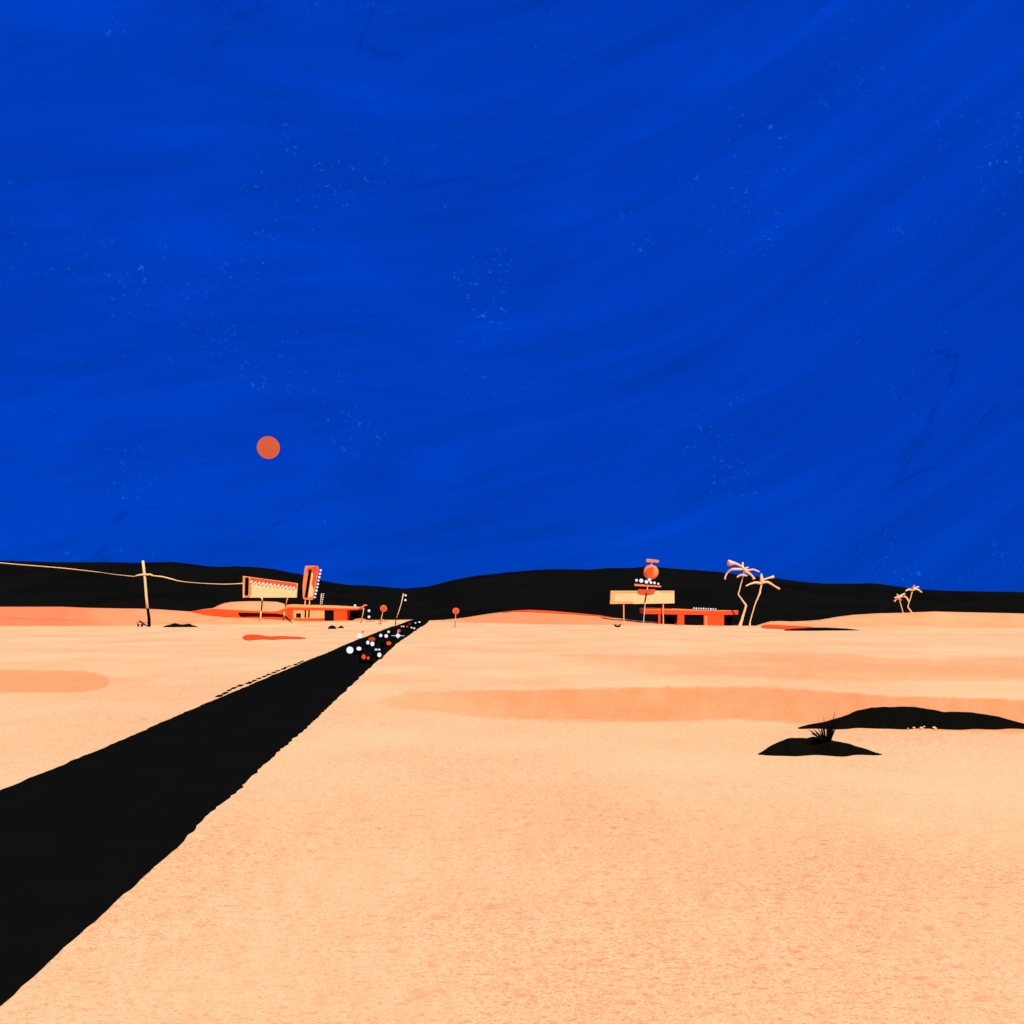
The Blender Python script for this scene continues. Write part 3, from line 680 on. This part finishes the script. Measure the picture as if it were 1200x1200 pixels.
MB().prism([(774, 720), (794, 720), (794, zm(790)), (774, zm(775))], Ym, .4, DEP * .6).build('dark_backing', 'black', t)  # black panel added so the open carport stays dark behind
MB().prism([(848.65, 720.6), (863, 720.4), (863, zm(858)), (848.65, zm(849))], Ym, .4, DEP * .6).build('dark_side_panel', 'black', t)  # black panel fills the dark opening under the canopy end
for x in (756.5, ):
    pass
ls = thing('roof_letters', P(825, 714.5, Ym) + Vector((0, .6, 0)), 'small row of white illuminated scribbled letters along the motel roof', 'sign')
strokes(ls, [(813.6 + i * 2.85, 712.6 + .12 * i + .25 * (i % 2), 1 + .25 * math.sin(i * 2)) for i in range(10)], .75, Ym, .6, name='letter', slant=(.75, .75))
MB().tube([P(812, 713.9, Ym) + Vector((0, .7, 0)), P(840, 715.4, Ym) + Vector((0, .7, 0))], .3 * s, 6).build('rail', 'black', ls)

# ------------------------------------------------------------------ cars on the road
def car(lamps, mode, label, lh=.62, width=None, star=None, wshift=0.0, hs=.85):
    """lamps: (px, py, rx, ry, material, name); the car stands where the middle of its lamps puts it"""
    px = sum(l[0] for l in lamps) / len(lamps); py = sum(l[1] for l in lamps) / len(lamps)
    Y = 40.0
    while Y < 299:
        p = P(px, py, Y)
        if p.z <= terr(p.x, Y) + lh + .05: break
        Y += .2
    s = Y / F
    X = (px - 600) * s; z = terr(X, Y) + .05
    spread = (max(l[0] for l in lamps) - min(l[0] for l in lamps)) * s
    w = width or max(1.35, spread + .45)
    t = thing('parked_car' if mode == 'x' else 'car', (X, Y, z), label, 'car', 'cars on the road with lamps lit')
    dx = -.0728 if Y < 240 else .1
    def L(x, y, zz): return Vector((X + x + dx * y + wshift, Y + y, z + zz))
    prof = [(0.02, .28), (0, .72), (.25, .82), (1.0, .86), (1.5, 1.18), (2.6, 1.2), (3.2, .9), (3.65, .84), (3.7, .3)]
    n = len(prof); vs = []
    for sx, k in ((-1, 0), (1, 0)):
        for y, zz in prof:
            tap = .82 if zz > 1.0 else 1.0
            vs.append(L(sx * w / 2 * tap, y, zz * hs))
    fs = [tuple(range(n)), tuple(range(2 * n - 1, n - 1, -1))] + [(i, i + n, (i + 1) % n + n, (i + 1) % n) for i in range(n)]
    MB().add(vs, fs).build('body', 'carpaint', t)
    a = w / 2 * .74
    MB().add([L(-a * 1.1, 1.02, .9 * hs), L(a * 1.1, 1.02, .9 * hs), L(a, 1.44, 1.165 * hs), L(-a, 1.44, 1.165 * hs)] , [(0, 1, 2, 3)]).build('windscreen', 'glass', t)
    for sx in (-1, 1):
        for y in (.7, 2.95):
            MB().tube([L(sx * (w / 2 - .16), y, .3), L(sx * (w / 2 + .02), y, .3)], .3, 14).build('wheel', 'tyre', t)
    for x, y, rx, ry, m, nm in lamps:
        c = P(x, y, Y); c.y -= .02
        MB().ball(c, rx * s, .16, ry * s, 18, 12).build(nm, m, t, smooth=True)
    if star:
        cx, cy, rh, rv = star
        mb = MB()
        for ex, ey in ((rh, 0), (-rh, 0), (0, rv), (0, -rv)):
            a_, b_ = P(cx, cy, Y), P(cx + ex, cy + ey, Y); a_.y -= .12; b_.y -= .12
            mb.tube([a_, b_], [.6 * s, .12 * s], 6)
        mb.build('star_glint', 'bulb', t)
    return t
Wt, Tl = 'bulb', 'tail'
H_, T_ = 'headlight', 'taillight'
car([(410.1, 761.8, 4.1, 4.1, Wt, H_), (420.7, 760.1, 2.9, 2.3, Wt, H_)], 'f', 'nearest oncoming black car with the largest pair of white headlamps')
car([(426.2, 769.7, 2.4, 2.9, Tl, T_), (431.5, 771, 1.6, 1.9, Tl, T_)], 'r', 'black car nearest the viewer showing two small orange tail lamps')
car([(444.6, 767.4, 2.4, 2.7, Wt, H_)], 'f', 'black car at the right road edge with one white headlamp lit', width=1.3, wshift=-.42, hs=.68, lh=.45)
car([(440.7, 761.6, 1.5, 1.7, Wt, H_), (444.3, 761.7, 1.6, 1.6, Wt, H_)], 'f', 'black car with two small close set white headlamps near the right edge', width=1.2, wshift=-.2, hs=.75, lh=.5)
car([(431.1, 753, 1.9, 2.3, Wt, H_), (436.4, 754.5, 2.4, 2.7, Wt, H_)], 'f', 'black car whose two white headlamps overlap a dull orange lamp', width=1.3, hs=.62, lh=.5)
car([(435.8, 749.2, 4.1, 2.8, 'dull', T_)], 'r', 'black car with one wide dull orange tail lamp at the left road edge', width=1.4)
car([(455.6, 753.8, 2.9, 2.3, Tl, T_)], 'r', 'black car with one wide bright orange tail lamp at the right road edge', width=1.4, wshift=-.4, lh=.5)
car([(446.2, 744.7, 1.9, 1.9, Wt, H_), (452.6, 745.3, 2.1, 2.1, Wt, H_)], 'f', 'black car with two round white headlamps in the middle of the road')
car([(455.4, 740.4, 1.5, 1.4, Wt, H_)], 'f', 'black car with a single small white headlamp left of the star shaped light', width=1.35)
car([(466.4, 744.9, 2.4, 2.4, Wt, H_)], 'f', 'black car with a white star shaped glint on its headlamp', width=1.35, wshift=-.4, lh=.5, star=(466.4, 744.9, 8, 6.3))
car([(467.6, 739.2, 1.9, 2.0, Tl, T_)], 'r', 'black car with an orange tail lamp just above the star shaped light', width=1.4)
car([(470.6, 734.1, .75, .8, Wt, H_), (473, 734.1, .85, .85, Wt, H_)], 'f', 'distant black car with two faint white headlamps at the left edge', width=1.4)
car([(477.3, 734.2, 1.2, 1.1, 'dull', T_)], 'r', 'distant black car with one dull orange tail lamp in mid road', width=1.4)
car([(482.3, 735.5, 1.0, 1.0, Wt, H_), (485.5, 736.3, 1.1, 1.0, Wt, H_)], 'f', 'distant black car with two white headlamps at the right road edge', width=1.5)
car([(480.3, 731.1, 1.3, .6, 'dull', T_)], 'r', 'distant black car with a thin dull orange tail lamp near the crest', width=1.4)
car([(486.6, 730, 1.4, .7, Wt, H_), (491.6, 729, 1.4, .8, Wt, H_)], 'f', 'distant black car with two thin white headlamps close to the crest', width=1.6)

# roadside lamps on the sand left of the road
def low_lamp(px, py, r, m, label, foot):
    b = at(px, foot); Y = b.y; s = Y / F
    t = thing('ground_lamp', b, label, 'lamp', 'low lamps on the sand beside the road')
    MB().ball(P(px, py, Y), r * s, None, r * s).build('globe', m, t, smooth=True)
    MB().tube([b - Vector((0, 0, .1)), P(px, py + r * .7, Y)], [.35 * s, .25 * s], 7).build('stem', 'cream', t)
low_lamp(421.4, 744.8, 2.8, 'bulb', 'low white globe lamp on the sand left of the cars', 748.6)
low_lamp(425.1, 740.5, 1.4, 'tail', 'tiny orange globe lamp on the sand left of the cars', 742.6)

for o in bpy.data.objects:
    if '_b' in o: del o['_b']

# ------------------------------------------------------------------ light
SUN_EL, SUN_AZ = math.radians(50), math.radians(24)       # behind the viewer, a little to the right
d = Vector((math.sin(SUN_AZ) * math.cos(SUN_EL), -math.cos(SUN_AZ) * math.cos(SUN_EL), math.sin(SUN_EL)))
sl = bpy.data.lights.new('sun', 'SUN'); sl.energy = 5.0; sl.angle = math.radians(.5); sl.color = (1, .95, .88)
so = bpy.data.objects.new('sun', sl); COL.objects.link(so); so.location = d * 50
so.rotation_euler = d.to_track_quat('Z', 'Y').to_euler()

W = bpy.data.worlds.new('World'); S.world = W; W.use_nodes = True
nt = W.node_tree; bg = nt.nodes['Background']; bg.inputs['Strength'].default_value = .1
sky = nt.nodes.new('ShaderNodeTexSky'); sky.sky_type = 'NISHITA'; sky.sun_disc = False
sky.sun_elevation = SUN_EL; sky.sun_rotation = math.pi - SUN_AZ
sky.ozone_density = 6; sky.dust_density = 0; sky.air_density = 1
tint = mix(nt, 1.0, sky.outputs[0], rgb(nt, (.0, .10, .55)), 'MULTIPLY')
tc = nt.nodes.new('ShaderNodeTexCoord').outputs['Generated']
deep = rgb(nt, (.0, .50, 5.5))
c = mix(nt, .88, tint, deep)
# broad sweeping variations of the air: thin high streaks that curve up towards the right
sx = nt.nodes.new('ShaderNodeSeparateXYZ'); nt.links.new(tc, sx.inputs[0])
dx, dz = sx.outputs[0], sx.outputs[2]
xp = mth(nt, 'MAXIMUM', mth(nt, 'ADD', dx, .12), 0.0)
q = mth(nt, 'SUBTRACT', dz, mth(nt, 'MULTIPLY', mth(nt, 'MULTIPLY', xp, xp), .72))
q = mth(nt, 'SUBTRACT', q, mth(nt, 'MULTIPLY', mth(nt, 'MULTIPLY', mth(nt, 'MINIMUM', dx, 0.0), mth(nt, 'MINIMUM', dx, 0.0)), -.35))
def sweep(ax, aq, det, dist, seed):
    cx = nt.nodes.new('ShaderNodeCombineXYZ')
    nt.links.new(mth(nt, 'MULTIPLY', dx, ax), cx.inputs[0]); nt.links.new(mth(nt, 'MULTIPLY', q, aq), cx.inputs[1]); cx.inputs[2].default_value = seed
    return ntex(nt, cx.outputs[0], 1.0, det, .62, dist)
k = mth(nt, 'MULTIPLY', mrange(nt, sweep(3.0, 16, 5, .8, 2.3), .3, .7, .84, 1.12), mrange(nt, sweep(9.0, 75, 5, .5, 7.1), .3, .7, .92, 1.06))
k = mth(nt, 'MULTIPLY', k, mrange(nt, sweep(1.6, 3.0, 3, .3, 4.4), .3, .7, .90, 1.08))
cr = nt.nodes.new('ShaderNodeCombineXYZ')
nt.links.new(mth(nt, 'MULTIPLY', mth(nt, 'SUBTRACT', dx, mth(nt, 'MULTIPLY', dz, .75)), 4.5), cr.inputs[0])
nt.links.new(mth(nt, 'MULTIPLY', dz, 2.2), cr.inputs[1]); cr.inputs[2].default_value = 3.3
ln = mth(nt, 'ABSOLUTE', mth(nt, 'SUBTRACT', ntex(nt, cr.outputs[0], 1.0, 5, .45, .15), .5))
ln = mth(nt, 'MULTIPLY', mrange(nt, ln, 0.0, .0045, 1, 0), mrange(nt, ntex(nt, tc, 3.2, 3, .6), .50, .62))
k = mth(nt, 'MULTIPLY', k, mrange(nt, ln, 0, 1, 1, .80))
vm = nt.nodes.new('ShaderNodeVectorMath'); vm.operation = 'SCALE'; nt.links.new(c, vm.inputs[0]); nt.links.new(k, vm.inputs['Scale'])
c = vm.outputs[0]
sp = mth(nt, 'MULTIPLY', mrange(nt, ntex(nt, tc, 210, 3, .7), .60, .74), mrange(nt, ntex(nt, tc, 8, 4, .7), .54, .66))
sp = mth(nt, 'MULTIPLY', sp, .55)
c = mix(nt, sp, c, rgb(nt, (.3, 2.6, 8.0)))
nt.links.new(c, bg.inputs['Color'])

# ------------------------------------------------------------------ camera
cam = bpy.data.cameras.new('camera'); co = bpy.data.objects.new('camera', cam); COL.objects.link(co)
co.location = (0, 0, H); co.rotation_euler = (math.radians(90), 0, 0)
cam.lens = 35; cam.sensor_width = 36; cam.sensor_fit = 'HORIZONTAL'
cam.shift_y = (HZ - 600) / 1200.0
cam.clip_start = .1; cam.clip_end = 20000
S.camera = co
S.render.engine = 'CYCLES'
S.view_settings.view_transform = 'Standard'; S.view_settings.look = 'None'
S.view_settings.exposure = 0; S.view_settings.gamma = 1; S.view_settings.use_curve_mapping = False
S.cycles.max_bounces = 6
